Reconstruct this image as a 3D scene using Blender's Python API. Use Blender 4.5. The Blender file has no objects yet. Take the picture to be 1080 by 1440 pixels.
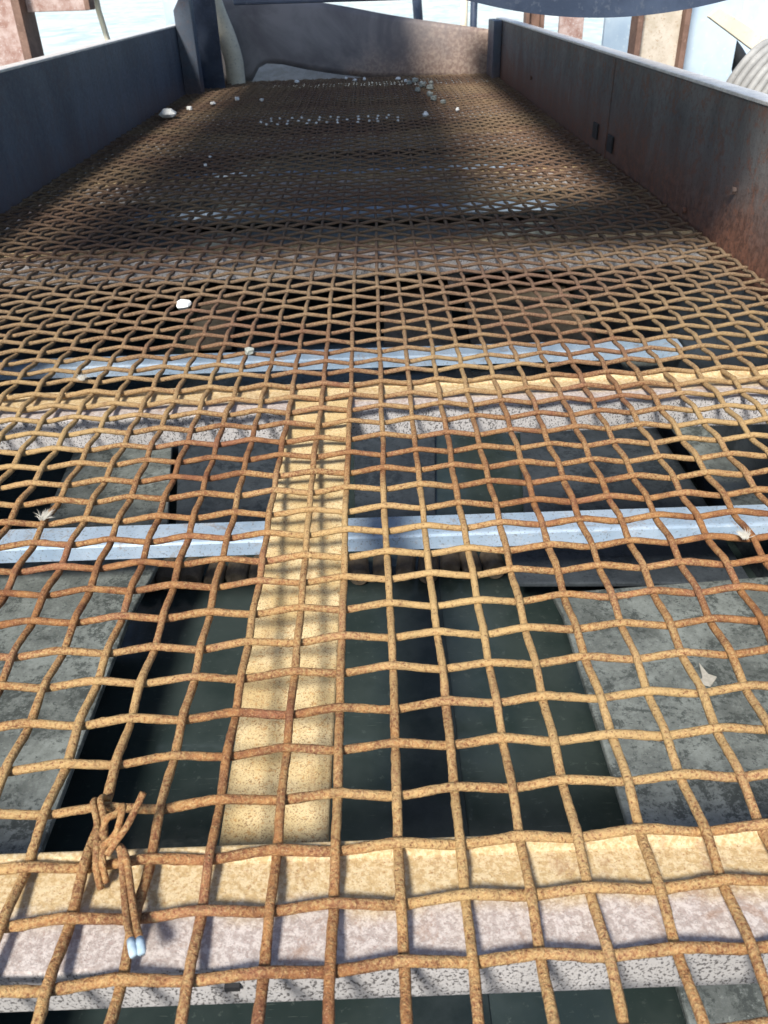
import bpy, bmesh, math, random
import numpy as np
from mathutils import Vector, Matrix

random.seed(7)
RNG = np.random.default_rng(7)
R = math.radians
scene = bpy.context.scene
C = scene.collection

# ------------------------------------------------------------------ camera
F_PX, PITCH, YAW, ROLL, CAM_H = 1135.1, 33.57, 0.02, 1.817, 0.4705
cd = bpy.data.cameras.new('camera')
cam = bpy.data.objects.new('camera', cd)
C.objects.link(cam)
th, ps, ro = R(PITCH), R(YAW), R(ROLL)
fw = Vector((math.sin(ps) * math.cos(th), math.cos(ps) * math.cos(th), -math.sin(th)))
rt = Vector((math.cos(ps), -math.sin(ps), 0))
dn = fw.cross(rt)
rt2 = rt * math.cos(ro) + dn * math.sin(ro)
up2 = -(dn * math.cos(ro) - rt * math.sin(ro))
cam.matrix_world = Matrix(((rt2.x, up2.x, -fw.x, 0), (rt2.y, up2.y, -fw.y, 0), (rt2.z, up2.z, -fw.z, CAM_H), (0, 0, 0, 1)))
cd.sensor_fit = 'VERTICAL'
cd.sensor_height = 36
cd.lens = F_PX / 1440 * 36
cd.clip_start = 0.01
cd.clip_end = 500
cd.dof.use_dof = True
cd.dof.focus_distance = 0.85
cd.dof.aperture_fstop = 18
scene.camera = cam

# ------------------------------------------------------------------ sky, sun, exposure
SUN = Vector((-0.36, -0.85, 1.0)).normalized()      # direction towards the sun
world = bpy.data.worlds.new('World')
scene.world = world
world.use_nodes = True
wn = world.node_tree
sky = wn.nodes.new('ShaderNodeTexSky')
sky.sky_type = 'NISHITA'
sky.sun_disc = False
sky.sun_elevation = math.asin(SUN.z)
sky.sun_rotation = math.atan2(SUN.x, SUN.y)
bg = wn.nodes['Background']
bg.inputs['Strength'].default_value = 0.15
wn.links.new(sky.outputs[0], bg.inputs['Color'])
sd = bpy.data.lights.new('sun', 'SUN')
sd.energy = 5.0
sd.angle = R(11)          # hazy sun: the wire shadows are soft
sd.color = (1.0, 0.95, 0.86)
sun = bpy.data.objects.new('sun', sd)
C.objects.link(sun)
sun.rotation_euler = SUN.to_track_quat('Z', 'Y').to_euler()
scene.view_settings.view_transform = 'Standard'
scene.view_settings.look = 'None'
scene.view_settings.exposure = 0.5
scene.view_settings.gamma = 1
scene.view_settings.use_curve_mapping = False

# ------------------------------------------------------------------ material helpers
class NT:
    def __init__(s, name):
        s.m = bpy.data.materials.new(name)
        s.m.use_nodes = True
        s.t = s.m.node_tree
        s.b = s.t.nodes['Principled BSDF']
        g = s.t.nodes.new('ShaderNodeNewGeometry')
        s.pos = g.outputs['Position']
        s.nor = g.outputs['Normal']
    def link(s, a, b): s.t.links.new(a, b)
    def setv(s, sock, v):
        if hasattr(v, 'is_linked') or isinstance(v, bpy.types.NodeSocket): s.link(v, sock)
        else:
            if isinstance(v, (tuple, list)) and len(v) == 3 and sock.type == 'RGBA': v = (*v, 1)
            sock.default_value = v
    def scaled(s, vec, sc):
        n = s.t.nodes.new('ShaderNodeVectorMath'); n.operation = 'MULTIPLY'
        s.link(vec, n.inputs[0]); n.inputs[1].default_value = sc
        return n.outputs[0]
    def noise(s, scale, detail=4, rough=.6, vec=None, dist=0.0):
        n = s.t.nodes.new('ShaderNodeTexNoise')
        s.link(vec or s.pos, n.inputs['Vector'])
        n.inputs['Scale'].default_value = scale; n.inputs['Detail'].default_value = detail
        n.inputs['Roughness'].default_value = rough; n.inputs['Distortion'].default_value = dist
        return n.outputs['Fac']
    def voro(s, scale, vec=None):
        n = s.t.nodes.new('ShaderNodeTexVoronoi')
        s.link(vec or s.pos, n.inputs['Vector']); n.inputs['Scale'].default_value = scale
        return n.outputs['Distance']
    def ramp(s, v, lo, hi, a=0.0, b=1.0):
        n = s.t.nodes.new('ShaderNodeMapRange')
        n.interpolation_type = 'SMOOTHSTEP'
        s.setv(n.inputs['Value'], v)
        for k, q in (('From Min', lo), ('From Max', hi), ('To Min', a), ('To Max', b)): s.setv(n.inputs[k], q)
        return n.outputs['Result']
    def mix(s, f, a, b, mode='MIX'):
        n = s.t.nodes.new('ShaderNodeMix'); n.data_type = 'RGBA'; n.blend_type = mode
        s.setv(n.inputs['Factor'], f); s.setv(n.inputs['A'] if False else n.inputs[6], a); s.setv(n.inputs[7], b)
        return n.outputs[2]
    def math(s, op, a, b=0.0):
        n = s.t.nodes.new('ShaderNodeMath'); n.operation = op
        s.setv(n.inputs[0], a); s.setv(n.inputs[1], b)
        return n.outputs[0]
    def sep(s, vec):
        n = s.t.nodes.new('ShaderNodeSeparateXYZ'); s.link(vec, n.inputs[0]); return n.outputs
    def objco(s):
        n = s.t.nodes.new('ShaderNodeTexCoord'); return n.outputs['Object']
    def bump(s, h, strength, dist):
        n = s.t.nodes.new('ShaderNodeBump'); s.link(h, n.inputs['Height'])
        n.inputs['Strength'].default_value = strength; n.inputs['Distance'].default_value = dist
        s.link(n.outputs[0], s.b.inputs['Normal'])
    def done(s, col, rough=.6, metal=0.0, spec=.5):
        s.setv(s.b.inputs['Base Color'], col); s.setv(s.b.inputs['Roughness'], rough)
        s.setv(s.b.inputs['Metallic'], metal); s.setv(s.b.inputs['Specular IOR Level'], spec)
        return s.m

M = {}
def mat_wire():
    t = NT('rusty_wire')
    big = t.noise(2.6, 3, .5)
    n1 = t.noise(60, 5, .65); n2 = t.noise(430, 4, .72); n3 = t.noise(900, 3, .65); n4 = t.noise(13, 3, .5)
    sc = t.noise(115, 5, .75, dist=.8)
    c = t.mix(t.ramp(n1, .36, .64), (.20, .082, .040), (.37, .175, .068))
    c = t.mix(t.ramp(n4, .50, .66, 0, .6), c, (.30, .125, .075))
    tan = t.ramp(t.math('ADD', t.math('MULTIPLY', n2, .5), t.math('MULTIPLY', big, .85)), .58, .77)
    c = t.mix(t.math('MULTIPLY', tan, .8), c, (.57, .40, .18))
    c = t.mix(t.ramp(n3, .58, .70, 0, .6), c, (.60, .42, .24))
    c = t.mix(t.ramp(n2, .42, .33, 0, .75), c, (.11, .046, .026))
    c = t.mix(t.ramp(sc, .56, .66, 0, .5), c, (.13, .056, .034))
    far_shade = t.ramp(t.math('ADD', t.sep(t.pos)['Y'], t.math('MULTIPLY', t.math('SUBTRACT', n1, .5), .8)), .6, 1.55, 0, .82)  # wires get duller with distance: the far shade put into their colour
    c = t.mix(far_shade, c, t.mix(t.ramp(n2, .4, .6), (.092, .064, .050), (.18, .132, .10)))
    t.bump(t.math('ADD', t.math('ADD', n2, t.math('MULTIPLY', n3, .6)), t.math('MULTIPLY', sc, 1.6)), .9, .0024)
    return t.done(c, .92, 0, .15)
def mat_tan_bar():
    t = NT('dusty_tan_steel')
    n1 = t.noise(22, 4, .6); n2 = t.noise(330, 4, .7); n3 = t.noise(700, 3, .7)
    c = t.mix(t.ramp(n1, .35, .65), (.46, .345, .17), (.56, .45, .26))
    c = t.mix(t.ramp(n2, .53, .64, 0, .8), c, (.36, .20, .075))
    c = t.mix(t.ramp(n3, .53, .62, 0, .85), c, (.20, .125, .065))
    c = t.mix(t.ramp(t.noise(9, 5, .7, vec=t.scaled(t.pos, (2.5, .5, 1)), dist=.6), .52, .66, 0, .5), c, (.26, .17, .09))
    t.bump(t.math('ADD', n2, n3), .4, .0008)
    return t.done(c, .92, 0, .15)
def mat_beam(name, dusty):
    # pitted galvanised steel; dust lies on the flat top away from the front edge
    t = NT(name)
    o = t.sep(t.objco())
    n1 = t.noise(25, 4, .6); n2 = t.noise(300, 4, .65); n3 = t.noise(640, 3, .6); lo = t.noise(5, 3, .5)
    pale = t.mix(t.ramp(n2, .42, .6), (.34, .29, .265), (.50, .45, .42))
    pale = t.mix(t.ramp(n3, .56, .64, 0, .55), pale, (.30, .22, .20))
    pits = t.ramp(t.noise(520, 3, .6, vec=t.scaled(t.pos, (1, 1, .8))), .53, .60, 0, .85)
    face = t.mix(t.ramp(lo, .35, .65), (.40, .39, .39), (.52, .50, .50))
    face = t.mix(pits, face, (.055, .05, .05))
    face = t.mix(t.ramp(n1, .64, .75, 0, .6), face, (.35, .18, .08))
    dust = t.mix(t.ramp(n2, .4, .6), (.42, .30, .15), (.55, .44, .27))
    dust = t.mix(t.ramp(n3, .58, .68, 0, .7), dust, (.27, .14, .06))
    d = t.ramp(t.math('ADD', o['Y'], t.math('MULTIPLY', t.math('SUBTRACT', n1, .5), .035)), .024, .044)
    top = t.mix(d if dusty else t.math('MULTIPLY', d, .8), pale, dust)
    stain = t.ramp(t.noise(16, 6, .75, dist=1.0), .54, .66, 0, .55)
    top = t.mix(stain, top, (.27, .16, .10))
    isface = t.math('MULTIPLY', t.ramp(t.sep(t.nor)['Y'], -.5, -.8), t.ramp(o['Z'], .001, -.003))
    c = t.mix(isface, top, face)
    t.bump(t.math('ADD', n2, t.math('MULTIPLY', pits, -.8)), .5, .0009)
    return t.done(c, .62, .1, .3)
def mat_lower_beam():
    t = NT('pale_blue_galvanised_steel')
    n1 = t.noise(9, 4, .6); n2 = t.noise(260, 3, .6); v = t.noise(60, 5, .7)
    c = t.mix(t.ramp(n1, .35, .65), (.34, .46, .60), (.45, .56, .69))
    c = t.mix(t.ramp(v, .60, .70, 0, .6), c, (.34, .36, .38))
    c = t.mix(t.ramp(n2, .57, .66, 0, .6), c, (.16, .16, .18))
    st = t.noise(26, 6, .78, dist=1.0)
    c = t.mix(t.ramp(st, .55, .66, 0, .6), c, (.30, .22, .16))
    c = t.mix(t.ramp(t.noise(120, 4, .7, vec=t.scaled(t.pos, (.25, 1, 1))), .58, .68, 0, .5), c, (.62, .66, .70))
    t.bump(n2, .3, .0006)
    return t.done(c, .55, .15, .4)
def mat_plate(name, lo=(.060, .070, .066), hi=(.30, .33, .31), a=.40, b=.62, rough=.55):
    t = NT(name)
    n1 = t.noise(6, 5, .65, dist=.6); n2 = t.noise(34, 6, .78); n3 = t.noise(210, 4, .7)
    f = t.math('ADD', t.math('MULTIPLY', n1, .5), t.math('ADD', t.math('MULTIPLY', n2, .34), t.math('MULTIPLY', n3, .16)))
    mid = tuple((x + y) * .36 for x, y in zip(lo, hi))
    c = t.mix(t.ramp(f, a, b), mid, hi)
    blot = t.math('ADD', t.math('MULTIPLY', t.noise(11, 6, .75, dist=.8), .6), t.math('MULTIPLY', t.noise(120, 4, .75), .4))
    c = t.mix(t.ramp(blot, .50, .57, 0, .85), c, lo)
    c = t.mix(t.ramp(n3, .60, .68, 0, .7), c, hi)
    c = t.mix(t.ramp(t.noise(150, 4, .7), .58, .66, 0, .8), c, lo)
    t.bump(n3, .35, .001)
    return t.done(c, rough, .1, .4)
def mat_floor():
    t = NT('dark_wet_steel')
    n1 = t.noise(7, 4, .6); n2 = t.noise(80, 4, .7); s = t.noise(60, 3, .6, vec=t.scaled(t.pos, (.5, 5, 1)))
    c = t.mix(t.ramp(n1, .35, .65), (.024, .037, .035), (.044, .060, .057))
    c = t.mix(t.ramp(n2, .60, .70, 0, .6), c, (.085, .105, .095))
    c = t.mix(t.ramp(s, .66, .72, 0, .5), c, (.10, .12, .11))
    r = t.ramp(n2, .3, .7, .06, .24)
    t.bump(n1, .15, .004)
    return t.done(c, r, .0, .5)
def mat_wall(name, base, base2, rust, z0, z1, rough, metal):
    t = NT(name)
    z = t.sep(t.pos)['Z']
    n1 = t.noise(3.2, 4, .6); st = t.noise(9, 5, .65, vec=t.scaled(t.pos, (1, .8, .30)), dist=.5)
    n2 = t.noise(70, 5, .7); n3 = t.noise(260, 3, .7)
    c = t.mix(t.ramp(t.math('ADD', t.math('MULTIPLY', st, .6), t.math('MULTIPLY', n1, .4)), .38, .62), base, base2)
    c = t.mix(t.ramp(n3, .56, .68, 0, .35), c, (.05, .045, .042))
    zz = t.math('ADD', z, t.math('MULTIPLY', t.math('SUBTRACT', t.math('ADD', t.math('MULTIPLY', st, .5), t.math('MULTIPLY', n2, .5)), .5), .30))
    rr = t.ramp(zz, z1, z0)
    rc = t.mix(t.ramp(n2, .4, .62), rust, tuple(min(1, v * 1.9) for v in rust))
    c = t.mix(t.math('MULTIPLY', rr, .92), c, rc)
    c = t.mix(t.ramp(t.noise(24, 5, .7, vec=t.scaled(t.pos, (1, 1.5, .25))), .62, .74, 0, .5), c, (.26, .25, .24))
    pt = t.math('ADD', t.math('MULTIPLY', t.noise(16, 6, .75, dist=.7), .6), t.math('MULTIPLY', n2, .4))
    c = t.mix(t.ramp(pt, .48, .60, 0, .7 if z1 > .15 else .3), c, rc)
    c = t.mix(t.ramp(t.noise(130, 4, .75), .56, .66, 0, .5), c, (.04, .035, .032))
    t.bump(t.math('ADD', n2, n3), .4, .002)
    return t.done(c, t.ramp(n2, .3, .7, rough - .08, rough + .15), metal, .4)
def mat_simple(name, a, b, scale=12, rough=.6, metal=0.0, speck=None, bump=.2):
    t = NT(name)
    n1 = t.noise(scale, 5, .65); n2 = t.noise(scale * 9, 4, .7)
    c = t.mix(t.ramp(n1, .36, .64), a, b)
    if speck: c = t.mix(t.ramp(n2, .56, .66, 0, .8), c, speck)
    t.bump(n2, bump, .002)
    return t.done(c, rough, metal, .4)
def mat_ground():
    t = NT('pale_concrete_ground')
    w = t.noise(.9, 5, .65, vec=t.scaled(t.pos, (1, .35, 1)), dist=1.5); n = t.noise(.12, 3, .5)
    c = t.mix(t.ramp(w, .35, .65), (.30, .40, .42), (.52, .58, .57))
    c = t.mix(t.ramp(n, .35, .65, 0, .5), c, (.58, .56, .50))
    return t.done(c, .85, 0, .2)
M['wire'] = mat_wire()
M['tan'] = mat_tan_bar()
M['beam'] = mat_beam('pitted_galvanised_dusty', True)
M['lower'] = mat_lower_beam()
M['plate'] = mat_plate('mottled_grey_plate')
M['plate_dark'] = mat_plate('mottled_slate_plate', (.02, .026, .032), (.085, .10, .115), .34, .68, .4)
M['plate_tan'] = mat_plate('mottled_brown_plate', (.09, .07, .05), (.30, .25, .18), .34, .66, .7)
M['floor'] = mat_floor()
M['floor_dark'] = mat_simple('dark_pan_strip', (.016, .024, .024), (.030, .040, .040), 14, .25)
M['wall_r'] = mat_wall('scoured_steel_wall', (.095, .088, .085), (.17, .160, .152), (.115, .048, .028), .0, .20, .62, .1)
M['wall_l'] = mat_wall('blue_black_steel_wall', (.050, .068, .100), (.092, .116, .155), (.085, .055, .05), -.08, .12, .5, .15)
def mat_back():
    t = NT('rust_back_plate_sunlit_tone')
    p = t.sep(t.pos)
    n1 = t.noise(3, 5, .65, dist=.8); n2 = t.noise(60, 5, .7)
    f = t.ramp(t.math('ADD', p['X'], t.math('ADD', t.math('MULTIPLY', t.math('SUBTRACT', n1, .5), 1.4), t.math('MULTIPLY', p['Z'], -1.6))), -.45, .45)  # sunlit tone at lower right, duller sky sheen above, put into the colour
    blue = t.mix(t.ramp(n1, .35, .65), (.13, .12, .125), (.23, .215, .215))
    rust = t.mix(t.ramp(n2, .4, .62), (.20, .135, .11), (.33, .25, .20))
    c = t.mix(f, blue, rust)
    t.bump(n2, .25, .002)
    return t.done(c, .55, .1, .4)
M['back'] = mat_back()
M['edge'] = mat_simple('bright_worn_edge', (.62, .60, .58), (.78, .76, .72), 30, .45, .2, (.40, .33, .28))
M['dark'] = mat_simple('dark_painted_steel', (.020, .032, .060), (.042, .060, .10), 9, .5, .0, (.06, .075, .105))
M['black'] = mat_simple('black_rubber', (.012, .013, .015), (.025, .025, .027), 30, .6)
M['cream'] = mat_simple('cream_painted_pipe', (.62, .56, .42), (.72, .66, .52), 9, .6, 0, (.40, .36, .30))
M['rust'] = mat_simple('flaking_rust_paint', (.26, .15, .12), (.44, .34, .31), 14, .8, 0, (.52, .46, .45), .6)
M['rust_dark'] = mat_simple('dark_rust', (.13, .075, .055), (.20, .12, .09), 12, .8, 0, (.26, .16, .12), .4)
M['web'] = mat_simple('pale_tan_web', (.44, .38, .30), (.56, .50, .42), 14, .8, 0, (.36, .26, .17), .4)
M['panel'] = mat_simple('pale_blue_sheet', (.44, .55, .66), (.56, .66, .74), 3, .5, .1, (.62, .70, .76))
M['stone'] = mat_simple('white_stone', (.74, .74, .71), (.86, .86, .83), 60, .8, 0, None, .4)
M['stone_g'] = mat_simple('grey_green_stone', (.20, .22, .20), (.34, .36, .32), 60, .8, 0, (.66, .66, .62), .4)
M['block'] = mat_simple('tan_worn_block', (.13, .10, .07), (.21, .165, .115), 40, .75, 0, (.14, .10, .06), .4)
M['hose'] = mat_simple('grey_ribbed_plastic', (.24, .235, .225), (.33, .325, .31), 14, .6, 0, (.18, .175, .165))
M['tip'] = mat_simple('pale_blue_plastic_tip', (.28, .38, .46), (.38, .48, .55), 200, .8)
M['fluff'] = mat_simple('off_white_feather', (.42, .40, .34), (.52, .49, .43), 200, .9)
M['ground'] = mat_ground()

# ------------------------------------------------------------------ object helpers
def mesh_obj(name, verts, faces, mat, parent=None, smooth=False):
    me = bpy.data.meshes.new(name)
    me.from_pydata([tuple(v) for v in verts], [], faces)
    me.materials.append(mat)
    if smooth: me.polygons.foreach_set('use_smooth', [True] * len(me.polygons))
    me.update()
    o = bpy.data.objects.new(name, me); C.objects.link(o)
    o.parent = parent
    return o
def bm_obj(name, bm, mat, parent=None, smooth=False):
    me = bpy.data.meshes.new(name); bm.to_mesh(me); bm.free()
    me.materials.append(mat)
    if smooth: me.polygons.foreach_set('use_smooth', [True] * len(me.polygons))
    o = bpy.data.objects.new(name, me); C.objects.link(o); o.parent = parent
    return o
def box(name, lo, hi, mat, parent=None, bevel=.002, rot=None, pivot=None):
    bm = bmesh.new()
    bmesh.ops.create_cube(bm, size=1)
    lo, hi = Vector(lo), Vector(hi)
    for v in bm.verts:
        v.co = Vector([lo[i] + (v.co[i] + .5) * (hi[i] - lo[i]) for i in range(3)])
    if bevel: bmesh.ops.bevel(bm, geom=list(bm.edges), offset=bevel, segments=2, affect='EDGES', profile=.5)
    if rot is not None:
        pv = Vector(pivot) if pivot is not None else (lo + hi) / 2
        bmesh.ops.rotate(bm, verts=bm.verts, cent=pv, matrix=rot)
    return bm_obj(name, bm, mat, parent)
def prism(name, poly, axis, a, b, mat, parent=None, bevel=.0):
    """poly of 2-D points, extruded from a to b along axis"""
    def p3(u, v, w):
        return {'X': (w, u, v), 'Y': (u, w, v), 'Z': (u, v, w)}[axis]
    bm = bmesh.new()
    A = [bm.verts.new(p3(u, v, a)) for u, v in poly]
    B = [bm.verts.new(p3(u, v, b)) for u, v in poly]
    n = len(poly)
    bm.faces.new(A); bm.faces.new(B[::-1])
    for i in range(n): bm.faces.new((A[i], B[i], B[(i + 1) % n], A[(i + 1) % n]))
    bmesh.ops.recalc_face_normals(bm, faces=bm.faces)
    if bevel: bmesh.ops.bevel(bm, geom=list(bm.edges), offset=bevel, segments=2, affect='EDGES', profile=.5)
    return bm_obj(name, bm, mat, parent)
def tube_data(P, rad, k=10, cap=True):
    """swept tube along polyline P (n,3); rad scalar or (n,)"""
    P = np.asarray(P, float); n = len(P)
    rad = np.broadcast_to(np.asarray(rad, float), (n,))
    T = np.gradient(P, axis=0); T /= np.linalg.norm(T, axis=1)[:, None] + 1e-12
    ref = np.array([0, 0, 1.0]) if abs(T[0, 2]) < .9 else np.array([0, 1.0, 0])
    Ns = np.zeros_like(P); v = ref - T[0] * (ref @ T[0]); v /= np.linalg.norm(v); Ns[0] = v
    for i in range(1, n):
        v = Ns[i - 1] - T[i] * (Ns[i - 1] @ T[i]); Ns[i] = v / (np.linalg.norm(v) + 1e-12)
    Bs = np.cross(T, Ns)
    a = np.arange(k) * 2 * np.pi / k
    V = P[:, None, :] + rad[:, None, None] * (np.cos(a)[None, :, None] * Ns[:, None, :] + np.sin(a)[None, :, None] * Bs[:, None, :])
    V = V.reshape(-1, 3)
    i = np.arange(n - 1)[:, None] * k; j = np.arange(k)[None, :]; j2 = (j + 1) % k
    Fq = np.stack([i + j, i + j2, i + k + j2, i + k + j], -1).reshape(-1, 4).tolist()
    if cap:
        Fq.append(list(range(k))[::-1]); Fq.append(list(range((n - 1) * k, n * k)))
    return V, Fq
def tube(name, P, rad, mat, parent=None, k=10, cap=True):
    V, Fq = tube_data(P, rad, k, cap)
    return mesh_obj(name, V.tolist(), Fq, mat, parent, True)
def smooth_path(pts, n=8):
    """Catmull-Rom through pts"""
    P = [Vector(p) for p in pts]; P = [P[0] * 2 - P[1]] + P + [P[-1] * 2 - P[-2]]
    out = []
    for i in range(1, len(P) - 2):
        for j in range(n):
            t = j / n
            a, b, c, d = P[i - 1], P[i], P[i + 1], P[i + 2]
            out.append(.5 * ((2 * b) + (c - a) * t + (2 * a - 5 * b + 4 * c - d) * t * t + (3 * b - a - 3 * c + d) * t ** 3))
    out.append(P[-2])
    return [tuple(q) for q in out]
def thing(name, label, cat, loc=(0, 0, 0), group=None):
    o = bpy.data.objects.new(name, None); C.objects.link(o)
    o.empty_display_size = .05
    o['label'] = label; o['category'] = cat
    if group: o['group'] = group
    return o
def tag(o, label, cat, group=None):
    o['label'] = label; o['category'] = cat
    if group: o['group'] = group
    return o

# ------------------------------------------------------------------ setting
g = mesh_obj('ground', [(-120, -40, -1.25), (120, -40, -1.25), (120, 200, -1.25), (-120, 200, -1.25)], [(0, 1, 2, 3)], M['ground'])
g['kind'] = 'structure'

# ------------------------------------------------------------------ screening machine: side walls, cross beams, back plate
XL, XR, YN, YF = -0.93, 0.695, -0.35, 5.11
frame = thing('vibrating_screen', 'steel trough frame of the screening machine around and under the rusty mesh', 'screening machine')
def side_wall(x0, x1, top, mat, inner):
    w = box('side_wall', (x0, YN, -.035), (x1, YF, top), mat, frame, .0015)
    e0, e1 = (x0 - .004, x1 + .022) if inner < 0 else (x0 - .022, x1 + .004)
    if inner < 0: e0, e1 = x0 - .03, x1 + .0015
    else: e0, e1 = x0 - .0015, x1 + .03
    box('top_flange', (e0, YN, top + .0005), (e1, YF, top + .0075), M['edge'], w, .0015)
    return w
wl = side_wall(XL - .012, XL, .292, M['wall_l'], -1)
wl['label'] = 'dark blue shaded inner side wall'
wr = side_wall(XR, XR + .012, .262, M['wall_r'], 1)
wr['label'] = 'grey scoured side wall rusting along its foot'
# slots and a bolt on the right wall
for (y, z) in ((2.72, .055), (2.535, .047)):
    box('slot_plate', (XR - .006, y - .028, z - .022), (XR - .001, y + .028, z + .022), M['black'], wr, .001)
for (y, z) in ((1.62, .11), (3.9, .09), (1.86, .018)):
    bm = bmesh.new(); bmesh.ops.create_cone(bm, cap_ends=True, segments=6, radius1=.008, radius2=.007, depth=.008)
    bmesh.ops.rotate(bm, verts=bm.verts, cent=(0, 0, 0), matrix=Matrix.Rotation(R(90), 3, 'Y'))
    bmesh.ops.translate(bm, verts=bm.verts, vec=(XR - .005, y, z))
    bm_obj('bolt', bm, M['wall_r'], wr)
for y in (2.60,):
    box('seam_strip', (XR - .0025, y - .012, -.02), (XR - .0002, y + .012, .2595), M['wall_r'], wr, .0008)
# end posts where the walls meet the back plate
box('end_post', (XR - .045, 4.86, -.03), (XR - .0015, 5.09, .264), M['wall_l'], frame, .004)
prism('end_post', [(XL + .0015, -.03), (XL + .085, -.03), (XL + .085, .43), (XL + .05, .43), (XL + .0015, .36)], 'Y', 4.55, 4.64, M['wall_l'], frame, .003)
box('corner_plate', (XL + .02, 4.80, -.02), (XL + .165, 4.815, .42), M['dark'], frame, .002)

# back plate: bowed sheet with a sloping top edge and a raised lower-left corner
def back_plate():
    top = [(-.93, .46), (-.72, .41), (-.50, .385), (-.29, .367), (-.10, .335), (.087, .299), (.25, .272), (.395, .251), (.54, .230), (.69, .209)]
    bot = [(-.93, -.01), (-.66, .0), (-.60, .085), (-.49, .078), (-.355, .048), (-.20, .022), (0, -.004), (.25, -.012), (.45, -.015), (.69, -.02)]
    def interp(tab, x):
        for (x0, z0), (x1, z1) in zip(tab, tab[1:]):
            if x0 <= x <= x1: return z0 + (z1 - z0) * (x - x0) / (x1 - x0)
        return tab[-1][1]
    V, Fc = [], []
    nx, nz = 36, 10
    for side in (0, .010):
        for i in range(nx + 1):
            x = -.93 + 1.62 * i / nx
            zt, zb = interp(top, x), interp(bot, x)
            for j in range(nz + 1):
                s = j / nz
                z = zb + (zt - zb) * s
                y = 5.12 + .05 * (z / .3) ** 2 + side
                V.append((x, y, z))
    o2 = (nx + 1) * (nz + 1)
    q = lambda i, j: i * (nz + 1) + j
    for i in range(nx):
        for j in range(nz):
            Fc.append((q(i, j), q(i + 1, j), q(i + 1, j + 1), q(i, j + 1)))
            Fc.append((o2 + q(i, j), o2 + q(i, j + 1), o2 + q(i + 1, j + 1), o2 + q(i + 1, j)))
        Fc.append((q(i, 0), o2 + q(i, 0), o2 + q(i + 1, 0), q(i + 1, 0)))
        Fc.append((q(i, nz), q(i + 1, nz), o2 + q(i + 1, nz), o2 + q(i, nz)))
    for i in (0, nx):
        for j in range(nz): Fc.append((q(i, j), q(i, j + 1), o2 + q(i, j + 1), o2 + q(i, j)))
    return mesh_obj('back_plate', V, Fc, M['back'], frame, True)
back_plate()['label'] = 'rust stained curved plate closing the far end'
prism('discharge_lip', [(5.18, -.03), (5.62, .14), (5.62, .15), (5.18, -.02)], 'X', -.70, .20, M['web'], frame, .002)
tube('corner_pipe', smooth_path([(-.735, 5.02, -.01), (-.735, 5.02, .06), (-.737, 5.02, .12), (-.76, 5.02, .22), (-.80, 5.02, .34), (-.84, 5.02, .50)], 6), .05, M['cream'], frame, 18)

# upper cross beams: an angle, dusty top, pitted front face; shared mesh
def beam_mesh():
    W0, W1 = XL + .002, XR - .002
    prof = [(0, 0), (.068, 0), (.071, .006), (.077, .006), (.077, -.007), (.008, -.008), (.008, -.044), (0, -.044)]
    bm = bmesh.new()
    n = len(prof)
    A = [bm.verts.new((W0, u, v)) for u, v in prof]; B = [bm.verts.new((W1, u, v)) for u, v in prof]
    bm.faces.new(A); bm.faces.new(B[::-1])
    for i in range(n): bm.faces.new((A[i], B[i], B[(i + 1) % n], A[(i + 1) % n]))
    bmesh.ops.recalc_face_normals(bm, faces=bm.faces)
    bmesh.ops.bevel(bm, geom=[e for e in bm.edges if abs((e.verts[0].co - e.verts[1].co).x) > .5], offset=.0025, segments=3, affect='EDGES', profile=.5)
    me = bpy.data.meshes.new('cross_beam'); bm.to_mesh(me); bm.free()
    return me
bme = beam_mesh(); bme.materials.append(M['beam'])
BY = [0.2475 + .722 * k for k in range(7)]
for k, y in enumerate(BY):
    o = bpy.data.objects.new('cross_beam', bme); C.objects.link(o); o.parent = frame
    o.location = (0, y, -.0085); o.rotation_euler.z = R(.35)
# slots in the near beam's face
for x in (-.099,):
    box('slot', (x - .0045, .2445 + x * .006, -.030), (x + .0045, .2475 + x * .006, -.0255), M['black'], frame, 0)
# lower cross beams: pale galvanised angle
def lower_mesh():
    W0, W1 = XL + .002, XR - .002
    prof = [(-.004, -.024), (.0, -.004), (.003, -.001), (.006, 0), (.050, .002), (.050, -.004), (.007, -.006), (.003, -.024)]
    bm = bmesh.new(); n = len(prof)
    A = [bm.verts.new((W0, u, v)) for u, v in prof]; B = [bm.verts.new((W1, u, v)) for u, v in prof]
    bm.faces.new(A); bm.faces.new(B[::-1])
    for i in range(n): bm.faces.new((A[i], B[i], B[(i + 1) % n], A[(i + 1) % n]))
    bmesh.ops.recalc_face_normals(bm, faces=bm.faces)
    me = bpy.data.meshes.new('lower_beam'); bm.to_mesh(me); bm.free(); return me
lme = lower_mesh(); lme.materials.append(M['lower'])
for y in (1.018 + .705 * k for k in range(6)):
    o = bpy.data.objects.new('lower_beam', lme); C.objects.link(o); o.parent = frame
    o.location = (0, y, -.25); o.rotation_euler.z = R(.15)
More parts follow.
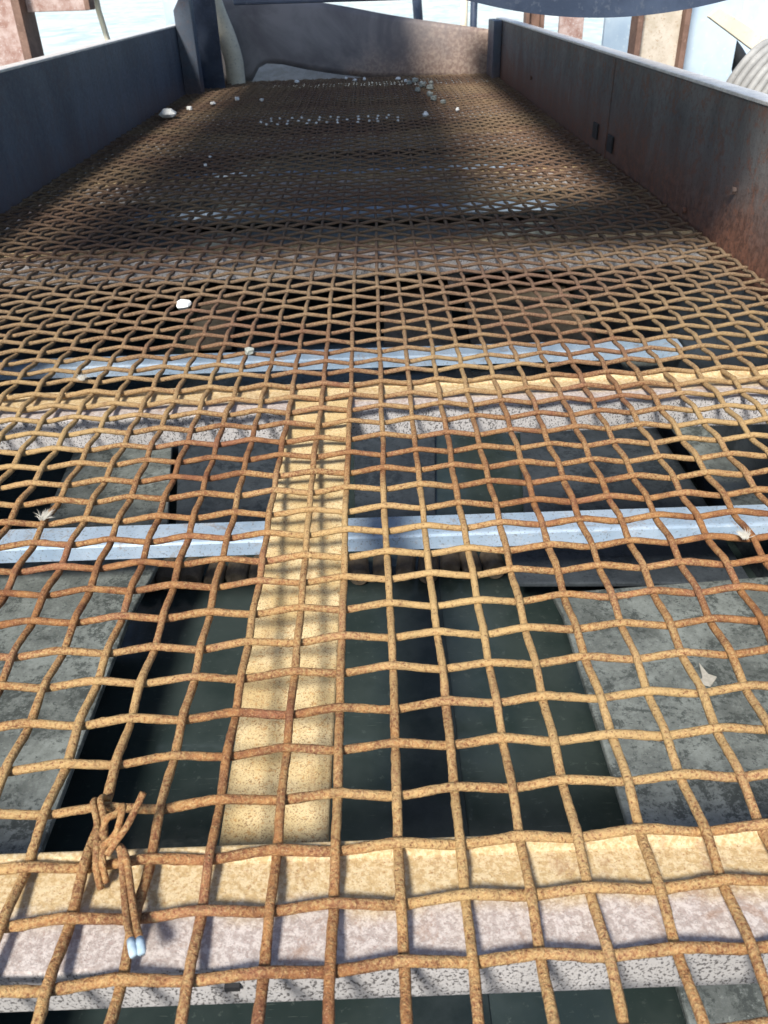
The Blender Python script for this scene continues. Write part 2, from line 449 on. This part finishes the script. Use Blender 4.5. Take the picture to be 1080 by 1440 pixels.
# slanting tan support bar from the near beam up to the second
def bar(secs, t=.012):
    bm = bmesh.new(); rings = []
    for y, z, xa, xb in secs:
        rings.append([bm.verts.new(v) for v in ((xa, y, z), (xb, y, z), (xb, y, z - t), (xa, y, z - t))])
    for p, q in zip(rings, rings[1:]):
        for i in range(4): bm.faces.new((p[i], p[(i + 1) % 4], q[(i + 1) % 4], q[i]))
    bm.faces.new(rings[0]); bm.faces.new(rings[-1][::-1])
    bmesh.ops.recalc_face_normals(bm, faces=bm.faces)
    bmesh.ops.bevel(bm, geom=[e for e in bm.edges if abs((e.verts[0].co - e.verts[1].co).y) > .01], offset=.003, segments=3, affect='EDGES', profile=.5)
    return bm_obj('support_bar', bm, M['tan'], frame)
b = bar([(.345, -.0741, -.133, -.0505), (.64, -.040, -.129, -.045), (.955, -.0068, -.124, -.038), (1.052, -.0068, -.123, -.036)])
b['label'] = 'broad tan dusty flat bar running away from the near beam'

# ------------------------------------------------------------------ hopper under the deck
hop = thing('under_hopper', 'mottled grey hopper with dark wet bottom seen through the mesh', 'hopper')
ZF = -.49
box('floor_pan', (XL - .01, YN, ZF - .02), (XR + .01, 5.2, ZF), M['floor'], hop, 0)
box('skirt', (XL - .022, YN, ZF - .05), (XL - .002, 5.2, -.04), M['plate_dark'], hop, 0)
box('skirt', (XR + .002, YN, ZF - .05), (XR + .022, 5.2, -.04), M['plate_dark'], hop, 0)
box('end_skirt', (XL, 5.13, ZF - .05), (XR, 5.15, -.045), M['plate_dark'], hop, 0)
box('end_skirt', (XL, YN - .02, ZF - .05), (XR, YN, -.045), M['plate_dark'], hop, 0)
def slab(poly, z, t, mat, label=None, parent=hop):
    o = prism('liner_plate', poly, 'Z', z - t, z, mat, parent, .003)
    if label: o['label'] = label
    return o
slab([(XL, YN + .01), (-.408, YN + .01), (-.402, .96), (-.380, 1.16), (XL, 1.16)], -.35, .012, M['plate'], 'mottled pale grey plate')
slab([(.270, YN + .01), (XR, YN + .01), (XR, 1.02), (.262, .99), (.269, .94)], -.35, .012, M['plate'], 'mottled grey plate with worn bright edge')
slab([(.215, 1.08), (.62, 1.06), (.62, 1.30), (.25, 1.30)], -.40, .010, M['plate_dark'])
# second bay
slab([(-.70, 1.37), (-.44, 1.36), (-.52, 1.82), (-.74, 1.82)], -.445, .012, M['plate'])
slab([(-.43, 1.38), (-.235, 1.36), (-.25, 1.80), (-.505, 1.80)], -.462, .012, M['plate_dark'])
slab([(-.06, 1.37), (.105, 1.36), (.135, 1.80), (-.07, 1.80)], -.473, .012, M['plate_dark'])
slab([(.285, 1.36), (.665, 1.36), (.66, 1.84), (.35, 1.84)], -.45, .012, M['plate_dark'])
slab([(.64, 1.18), (XR, 1.18), (XR, 1.9), (.61, 1.9)], -.35, .012, M['plate'])
# third bay and beyond
slab([(-.59, 2.32), (-.445, 2.32), (-.495, 3.0), (-.61, 3.0)], -.45, .012, M['plate_tan'])
slab([(.015, 2.25), (.23, 2.25), (.26, 2.95), (.03, 2.95)], -.45, .012, M['plate_tan'])
slab([(.275, 2.25), (.66, 2.25), (.66, 2.95), (.31, 2.95)], -.45, .012, M['plate_tan'])
for k in range(3):
    slab([(XL, 2.7 + .75 * k), (XR, 2.7 + .75 * k), (XR, 3.3 + .75 * k), (XL, 3.3 + .75 * k)], -.36 + .0 * k, .012, M['plate'])
# thin darker strip along the middle of the wet pan
box('pan_strip', (.012, .40, ZF + .0005), (.10, 1.25, ZF + .004), M['floor_dark'], hop, .001)

# row of tan rounded blocks standing in the pan
def block_mesh():
    bm = bmesh.new()
    prof = [(0, .0), (.010, .0), (.010, -.003), (.0175, -.003), (.021, .001), (.0225, .008), (.0225, .05), (0, .05)]
    k = 16
    rings = []
    for r, d in prof[1:-1]:
        rings.append([bm.verts.new((r * math.cos(2 * math.pi * i / k), d, .0225 + r * math.sin(2 * math.pi * i / k))) for i in range(k)])
    bm.faces.new(rings[0][::-1]); bm.faces.new(rings[-1])
    for a, b2 in zip(rings, rings[1:]):
        for i in range(k): bm.faces.new((a[i], a[(i + 1) % k], b2[(i + 1) % k], b2[i]))
    bmesh.ops.recalc_face_normals(bm, faces=bm.faces)
    me = bpy.data.meshes.new('round_block'); bm.to_mesh(me); bm.free()
    me.materials.append(M['block']); return me
blk = block_mesh()
ORD = ['first', 'second', 'third', 'fourth', 'fifth', 'sixth', 'seventh', 'eighth', 'ninth', 'tenth', 'eleventh', 'twelfth', 'thirteenth', 'fourteenth', 'fifteenth']
for side, xa, cnt in (('right', -.050, 8), ('left', -.455, 6)):
    for i in range(cnt):
        o = bpy.data.objects.new('round_block', blk); C.objects.link(o)
        sc = random.uniform(.80, 1.0)
        o.location = (xa + .043 * i, 1.205 + random.uniform(-.012, .012), ZF); o.scale = (sc, 1, sc)
        o.rotation_euler.z = random.uniform(-.12, .12)
        tag(o, 'tan round faced block, %s from left in the row %s of the tan bar' % (ORD[i], side), 'block', 'round blocks in the pan')

# ------------------------------------------------------------------ the woven wire mesh, wire by wire
PITCHW, D = .04, .0067
X0, Y0, SK = .0022, .236, .022
CI = list(range(-23, 18)); RI = list(range(-8, 122))
A = D * .43
meshT = thing('screen_mesh', 'rusty woven wire screen mesh stretched over the cross beams', 'screen mesh')
def lowfreq(n, amp, per):
    k = max(3, int(n / per) + 2)
    c = RNG.normal(0, amp, k)
    return np.interp(np.linspace(0, k - 1, n), np.arange(k), c)
def crimp(u):            # rounded zig-zag, 1 at even crossings, -1 at odd
    c = np.cos(np.pi * u)
    return np.arcsin(.94 * c) / math.asin(.94)
colx = {c: X0 + c * PITCHW + RNG.normal(0, .0011) for c in CI}
rowy = {r: Y0 + r * PITCHW + RNG.normal(0, .0012) for r in RI}
fieldx = RNG.normal(0, 1, (6, 4))
def sag(x, y):
    # very gentle hills of the stretched cloth, down onto the beams
    return .0022 * np.sin(x * 5 + 1.3) * np.sin(y * 4.3 + .4) + .0012 * np.sin(y * 9 + x * 3)
def drift(x, y, s):
    return .0016 * np.sin(3.1 * x + 2.3 * y + s) + .0009 * np.sin(9 * y - 5 * x + 2 * s)
rowarr = np.array([rowy[r] for r in RI]); colarr = np.array([colx[c] for c in CI])
SEG = 8
def add_wire(name, P):
    n = len(P)
    rad = D / 2 * (1 + lowfreq(n, .035, 9) + lowfreq(n, .035, 2))
    V, Fq = tube_data(P, rad, 9)
    V = V.reshape(n, 9, 3)
    V = P[:, None, :] + (V - P[:, None, :]) * (1 + RNG.normal(0, .045, (n, 9, 1)))     # scale and pitting
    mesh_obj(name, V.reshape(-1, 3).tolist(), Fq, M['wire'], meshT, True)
for r in RI:
    u = np.linspace(CI[0] - .35, CI[-1] + .3, int((CI[-1] - CI[0] + .65) * SEG))
    x = np.interp(u, CI, colarr, left=None, right=None)
    x = np.where(u < CI[0], colarr[0] + (u - CI[0]) * PITCHW, np.where(u > CI[-1], colarr[-1] + (u - CI[-1]) * PITCHW, x))
    yb = rowy[r] + SK * (x - X0)
    y = yb + drift(x, yb, 0) + lowfreq(len(u), .0008, SEG * 2)
    z = A * crimp(u + r) + sag(x, yb) * .6
    P = np.stack([x, y, z], 1)
    P = P[P[:, 0] < XR - .004]
    add_wire('cross_wire', P)
for c in CI:
    if colx[c] > XR - .006: continue
    step = SEG
    u = np.linspace(RI[0] - .3, RI[-1] + .3, int((RI[-1] - RI[0] + .6) * step))
    yb = np.interp(u, RI, rowarr)
    yb = np.where(u < RI[0], rowarr[0] + (u - RI[0]) * PITCHW, np.where(u > RI[-1], rowarr[-1] + (u - RI[-1]) * PITCHW, yb))
    x = np.full(len(u), colx[c])
    y = yb + SK * (x - X0)
    y = y + drift(x, y, 0)
    x = x + drift(x, y, 2.0) * .8 + lowfreq(len(u), .0007, step * 2)
    z = -A * crimp(u + c) + sag(x, yb) * .6
    add_wire('longitudinal_wire', np.stack([x, y, z], 1))

# ------------------------------------------------------------------ twisted tie wire at the near left
tie = thing('tie_wire', 'twisted rusty tie wire with pale blue tips on near left beam', 'tie wire')
rw = .0023
tube('loop', smooth_path([(-.199, .350, -.012), (-.203, .356, .002), (-.2025, .349, .010), (-.196, .335, .0105), (-.191, .318, .012), (-.188, .303, .008), (-.186, .296, -.004)], 7), rw, M['wire'], tie, 10)
tube('loop', smooth_path([(-.195, .353, -.012), (-.198, .358, .003), (-.1975, .350, .0115), (-.191, .336, .012), (-.187, .322, .0125), (-.1845, .306, .010), (-.183, .299, -.002)], 7), rw, M['wire'], tie, 10)
tube('twist', smooth_path([(-.190, .322, .010), (-.186, .329, .020), (-.181, .333, .020), (-.177, .337, .022), (-.175, .331, .026), (-.177, .320, .020), (-.183, .314, .016), (-.188, .317, .012)], 7), rw, M['wire'], tie, 10)
tube('twist', smooth_path([(-.182, .309, .012), (-.176, .315, .018), (-.170, .320, .024), (-.164, .329, .032), (-.160, .335, .038)], 7), rw, M['wire'], tie, 10)
tube('tail', smooth_path([(-.180, .318, .012), (-.174, .311, .012), (-.169, .296, .010), (-.164, .280, .010), (-.158, .264, .012), (-.1525, .252, .015)], 7), rw, M['wire'], tie, 10)
tube('tail', smooth_path([(-.176, .316, .010), (-.170, .308, .012), (-.1645, .294, .011), (-.159, .279, .011), (-.153, .264, .012), (-.1475, .2525, .015)], 7), rw, M['wire'], tie, 10)
tube('tip', [(-.1525, .252, .015), (-.1505, .248, .016), (-.149, .2445, .0165), (-.148, .242, .0165)], [.0024, .0027, .0026, .0022], M['tip'], tie, 12)
tube('tip', [(-.1475, .2525, .015), (-.146, .249, .016), (-.1445, .2455, .0165), (-.144, .243, .0165)], [.0024, .0027, .0026, .0022], M['tip'], tie, 12)

# ------------------------------------------------------------------ stones, scraps and light glints shaped as stones on the mesh
def stone_mesh(seed, sub=2):
    bm = bmesh.new(); bmesh.ops.create_icosphere(bm, subdivisions=sub, radius=1)
    rr = random.Random(seed)
    ph = [rr.uniform(0, 6) for _ in range(6)]
    for v in bm.verts:
        d = v.co.copy()
        s = 1 + .16 * math.sin(3.1 * d.x + ph[0]) + .14 * math.sin(4.3 * d.y + ph[1]) + .12 * math.sin(5.2 * d.z + ph[2]) + rr.uniform(-.06, .06)
        v.co = d * s
    me = bpy.data.meshes.new('stone'); bm.to_mesh(me); bm.free(); return me
smesh = [stone_mesh(i) for i in range(5)]
for m_ in smesh: m_.materials.append(M['stone'])
gmesh = [stone_mesh(i + 20) for i in range(4)]
for m_ in gmesh: m_.materials.append(M['stone_g'])
def stone(name, p, s, label, mesh, group=None, cat='stone'):
    o = bpy.data.objects.new(name, mesh); C.objects.link(o)
    s = s if isinstance(s, tuple) else (s, s * .85, s * .7)
    s = tuple(.72 * v for v in s)
    o.location = (p[0], p[1], p[2] + s[2] * .85)
    o.scale = s; o.rotation_euler.z = random.uniform(0, 6)
    return tag(o, label, cat, group)
ZT = .0065
stone('white_lump', (-.835, 3.69, ZT), (.050, .045, .028), 'bright white lump on the mesh beside the dark left wall', smesh[0])
stone('white_lump', (-.79, 3.92, ZT), (.018, .016, .011), 'small white chip just behind the bright lump by the left wall', smesh[1])
stone('white_lump', (-.337, 1.375, -.004), (.021, .017, .012), 'spot of white glare shaped as a lump in the mesh at left centre', smesh[2])  # a glare of light given the shape of a stone
stone('grey_rock', (-.193, 1.146, ZT - .004), (.010, .009, .008), 'grey pebble wedged in the mesh above the blue beam', gmesh[0])
for i, (x, y, s) in enumerate(((.235, 4.72, .03), (.20, 4.64, .022), (.31, 4.60, .026), (.26, 4.50, .034), (.29, 4.40, .03), (.225, 4.32, .024), (.275, 4.15, .026), (.28, 3.98, .030), (.31, 3.86, .022))):
    stone('pebble', (x, y, ZT), s * .8, 'grey green stone, %s from the back of the heap at far right' % ORD[i], gmesh[i % 4], 'heap of stones at the far end')
for i, (x, y, s) in enumerate(((.15, 4.85, .018), (.185, 4.75, .014), (-.08, 4.85, .016), (-.13, 4.98, .012), (-.03, 4.9, .014), (-.39, 4.86, .018), (-.62, 4.2, .015), (-.50, 4.15, .013), (.215, 3.50, .018), (.35, 3.62, .013), (-.71, 4.06, .016), (-.80, 4.85, .02))):
    stone('pebble', (x, y, ZT), s, 'small pale stone %s' % ['left of the far heap', 'just left of the far heap', 'at the middle of the far edge', 'hard against the far plate', 'near the middle of the far edge', 'at the foot of the pale gap', 'on the left behind the dotted row', 'at the left end behind the dotted row', 'in front of the far heap', 'right of the dotted row', 'right of the white lump by the left wall', 'near the far left corner pipe'][i], smesh[i % 5], 'pale stones scattered at the far end')
for i in range(15):  # glints of light at the mesh, shaped as tiny white stones
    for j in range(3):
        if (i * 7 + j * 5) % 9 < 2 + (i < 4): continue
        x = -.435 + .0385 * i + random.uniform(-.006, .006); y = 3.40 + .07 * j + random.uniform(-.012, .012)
        stone('white_dot', (x, y, ZT), (.0068, .0068, .005), 'tiny white glint shaped as a pebble, %s along the %s line of the dotted row' % (ORD[i], ('near', 'middle', 'far')[j]), smesh[(i + j) % 5], 'dotted row of white glints', 'pebble')
stone('white_dot', (-.513, 2.755, ZT), (.006, .006, .005), 'tiny white pebble left of centre, nearer than the dotted row', smesh[0], None, 'pebble')
stone('white_dot', (-.505, 2.62, ZT), (.007, .006, .005), 'tiny white pebble nearest the camera on the shaded left mesh', smesh[1], None, 'pebble')
def feather(name, p, L, ang, label, seed):
    rr = random.Random(seed)
    V, Fc = [], []
    for i in range(90):
        a = ang + rr.gauss(0, .6); l = L * rr.uniform(.5, 1.1); up = rr.uniform(.0, .5)
        d = Vector((math.cos(a), math.sin(a), up)) * l
        base = Vector(p) + Vector((rr.uniform(-.003, .003), rr.uniform(-.003, .003), rr.uniform(0, .002)))
        s = Vector((-math.sin(a), math.cos(a), 0)) * .00025; h = Vector((0, 0, .00025))
        n = len(V)
        mid = base + d * .5 + Vector((rr.uniform(-.001, .001), rr.uniform(-.001, .001), .001))
        tip = base + d
        V += [base - s, base + s, base + h, mid - s, mid + s, mid + h, tip]
        Fc += [(n, n + 1, n + 4, n + 3), (n + 1, n + 2, n + 5, n + 4), (n + 2, n, n + 3, n + 5), (n + 3, n + 4, n + 6), (n + 4, n + 5, n + 6), (n + 5, n + 3, n + 6)]
    return tag(mesh_obj(name, V, Fc, M['fluff']), label, 'fluff')
feather('feather_tuft', (-.356, .705, .007), .014, R(65), 'pale downy tuft caught on the mesh over the left blue beam', 1)
feather('feather_tuft', (-.419, 1.062, .006), .012, R(110), 'small white tuft caught on the mesh at the second beam', 2)
feather('feather_tuft', (.349, .632, .007), .011, R(95), 'grey tuft snagged on the mesh near the right edge', 3)
def scrap():
    o = prism('torn_scrap', [(.420, .785), (.432, .793), (.437, .822), (.442, .800), (.452, .794), (.444, .784), (.438, .778)], 'Z', -.349, -.3465, M['fluff'], None, 0)
    return tag(o, 'torn pale scrap lying on the right grey hopper plate', 'scrap')
scrap()

# ------------------------------------------------------------------ overhead housing and lip, with unseen parts added for shade
def lathe_x(name, prof, cy, cz, mat, parent=None, k=48):
    V, Fc = [], []
    for x, r in prof:
        for i in range(k): V.append((x, cy + r * math.cos(2 * math.pi * i / k), cz + r * math.sin(2 * math.pi * i / k)))
    for a in range(len(prof) - 1):
        for i in range(k): Fc.append((a * k + i, a * k + (i + 1) % k, (a + 1) * k + (i + 1) % k, (a + 1) * k + i))
    Fc.append(list(range(k))); Fc.append(list(range((len(prof) - 1) * k, len(prof) * k)))
    o = mesh_obj(name, V, Fc, mat, parent, True)
    return o
drum = thing('overhead_housing', 'dark blue housing with bulging underside over the right wall at the top', 'housing')
pf = [(.10 + .48 * i / 28, .4145 + .021 * ((.10 + .48 * i / 28 - .335) / .18) ** 2) for i in range(29)]
prism('housing_shell', pf + [(.58, .66), (.10, .66)], 'Y', 1.30, 1.52, M['dark'], drum, 0)
box('shade_beam', (.40, 1.522, .470), (.60, 4.75, .62), M['dark'], drum, .004)  # unseen beam added to shade the right wall and mesh edge
blocker = thing('overhead_blocker', 'dark steel chute added to shade the far mesh, its lower lip at the very top edge', 'blocker')
box('shade_deck', (-1.16, .68, 1.10), (-.04, 4.70, 1.13), M['dark'], blocker, .004)  # unseen deck added overhead to shade the far mesh
box('lower_lip', (-.20, 1.42, .440), (.105, 1.45, .60), M['dark'], blocker, .003)
for x in (-.18, -.08): box('hanger', (x - .012, 1.425, .598), (x + .012, 1.445, 1.102), M['dark'], blocker, .002)

tube('girder', [(-1.75, 4.04, 1.262), (-.4, 3.83, 1.262), (1.25, 3.58, 1.262)], .06, M['dark'], blocker, 16)  # unseen girder and hangers added to carry the shading deck and beam
for x in (-1.0, -.2): box('hanger', (x - .02, 3.80 - .15 * x - .05, 1.128), (x + .02, 3.80 - .15 * x, 1.26), M['dark'], blocker, .002)
box('hanger', (.47, 3.66, .618), (.53, 3.72, 1.26), M['dark'], drum, .003)

# ------------------------------------------------------------------ surroundings on the right
def i_column(name, x, y, wd, dp, z0, z1, label, m1, m2, ang=0):
    t = thing(name, label, 'column')
    rot = Matrix.Rotation(ang, 3, 'Z'); pv = (x, y, 0)
    box('flange', (x - wd / 2, y - dp / 2, z0), (x - wd / 2 + .022, y + dp / 2, z1), m2, t, .003, rot, pv)
    box('flange', (x + wd / 2 - .022, y - dp / 2, z0), (x + wd / 2, y + dp / 2, z1), m2, t, .003, rot, pv)
    box('web', (x - wd / 2 + .0225, y - .008, z0), (x + wd / 2 - .0225, y + .008, z1), m1, t, .001, rot, pv)
    return t
i_column('steel_column', 1.12, 3.6, .20, .10, -1.25, 1.2, 'rusty steel column with tan web beyond the right wall', M['web'], M['rust_dark'])
i_column('steel_column', .985, 5.6, .11, .10, -1.25, 1.2, 'dark narrow steel column behind the right wall near drum', M['rust_dark'], M['rust_dark'])
tag(box('blue_sheet_panel', (1.16, 4.6, -1.25), (1.47, 4.63, 1.0), M['panel'], None, .003), 'pale blue sheet panel left of the rusty column', 'panel')
tag(box('blue_sheet_panel', (1.25, 3.7, -1.25), (1.47, 3.73, 1.0), M['panel'], None, .003), 'pale blue sheet panel right of the rusty column', 'panel')
tag(box('pink_board', (1.10, 5.4, -1.25), (1.24, 5.44, 1.0), M['rust'], None, .003), 'pinkish narrow board between the blue panel and dark column', 'board')
for x, m_, lb in ((.60, 'cream', 'thin pale pole standing left of the far right corner'), (.66, 'dark', 'thin dark pole standing at the far right corner')):
    tag(tube('thin_pole', [(x, 5.9, -1.25), (x, 5.9, 1.2)], .022, M[m_], None, 12), lb, 'pole')
tag(tube('dark_strut', [(.33, 6.0, .1), (.29, 6.0, .6)], .03, M['dark'], None, 12), 'short dark slanting strut behind the back plate', 'strut')
# ribbed hose drum
def ribbed(name, c, axis, rad, n, pitch, rr, label):
    t = thing(name, label, 'hose coil')
    ax = Vector(axis).normalized(); q = ax.to_track_quat('Z', 'Y').to_matrix()
    for i in range(n):
        rr_i = rad * (1 - .012 * i)
        P = [Vector(c) + ax * (i * pitch) + q @ Vector((rr_i * math.cos(a), rr_i * math.sin(a), 0)) for a in np.linspace(0, 2 * math.pi, 49)]
        tube('rib', [tuple(v) for v in P], rr, M['hose'], t, 10, False)
    V, Fc = [], []
    k = 40
    L = n * pitch
    pr = [(0, rad * .95), (L - pitch * .6, rad * .9), (L - pitch * .2, rad * .72), (L - pitch * .9, rad * .55), (L - pitch * 1.2, .01)]
    for d, r_ in pr:
        for i in range(k):
            a = 2 * math.pi * i / k; V.append(tuple(Vector(c) + ax * d + q @ Vector((r_ * math.cos(a), r_ * math.sin(a), 0))))
    for a_ in range(len(pr) - 1):
        for i in range(k): Fc.append((a_ * k + i, a_ * k + (i + 1) % k, (a_ + 1) * k + (i + 1) % k, (a_ + 1) * k + i))
    mesh_obj('core', V, Fc, M['hose'], t, True)
    return t
ribbed('hose_coil', (1.135, 2.72, .155), (.62, -.70, -.34), .135, 7, .021, .0115, 'grey ribbed hose coil nearest the right wall')
ribbed('hose_coil', (1.44, 3.3, .20), (.85, -.45, -.1), .13, 6, .024, .013, 'second grey ribbed coil behind the nearest one')
tag(box('equipment_stand', (1.0, 2.55, -1.25), (1.75, 3.6, .045), M['plate_dark'], None, .01), 'dark stand under the grey ribbed coils outside the right wall', 'stand')
tag(tube('dark_hose', smooth_path([(1.50, 4.0, .55), (1.44, 3.9, .36), (1.46, 3.8, .22), (1.55, 3.8, .10), (1.5, 3.7, -.1)], 8), .035, M['black'], None, 12), 'black hose hanging between the blue panel and grey coils', 'hose')
tag(prism('yellow_strap', [(1.085, .335), (1.115, .36), (1.30, .265), (1.27, .225)], 'Y', 3.0, 3.02, M['cream'], None, .002), 'cream strap lying across the hose coils', 'strap')
tag(box('machine_housing', (1.75, 5.0, -1.25), (2.9, 5.8, .6), M['panel'], None, .02), 'pale grey housing at the far right top corner', 'housing')

# ------------------------------------------------------------------ surroundings on the left
lc = thing('rusty_column', 'rusty pink steel column at the far left top corner', 'column')
box('web', (-1.75, 4.0, -1.25), (-1.4605, 4.02, 1.2), M['rust'], lc, .002)
box('flange', (-1.46, 3.93, -1.25), (-1.425, 4.09, 1.2), M['rust_dark'], lc, .003)
hb = thing('rusty_beam', 'pinkish horizontal beam joining the rusty left column', 'beam')
box('beam_face', (-1.4245, 4.0, .383), (-1.178, 4.05, .60), M['rust'], hb, .003)
box('end_bracket', (-1.1775, 3.98, .385), (-1.155, 4.06, .60), M['rust_dark'], hb, .003)
tag(tube('thin_post', [(-1.16, 4.1, .60), (-1.155, 4.1, .38), (-1.13, 4.1, .20), (-1.08, 4.1, -.3), (-.98, 4.1, -1.25)], .012, M['cream'], None, 10), 'thin cream post beyond the left wall', 'post')
tag(box('pale_cabinet', (-1.07, 5.0, -1.25), (-.93, 5.3, .8), M['panel'], None, .004), 'pale upright panel beyond the far end of left wall', 'panel')
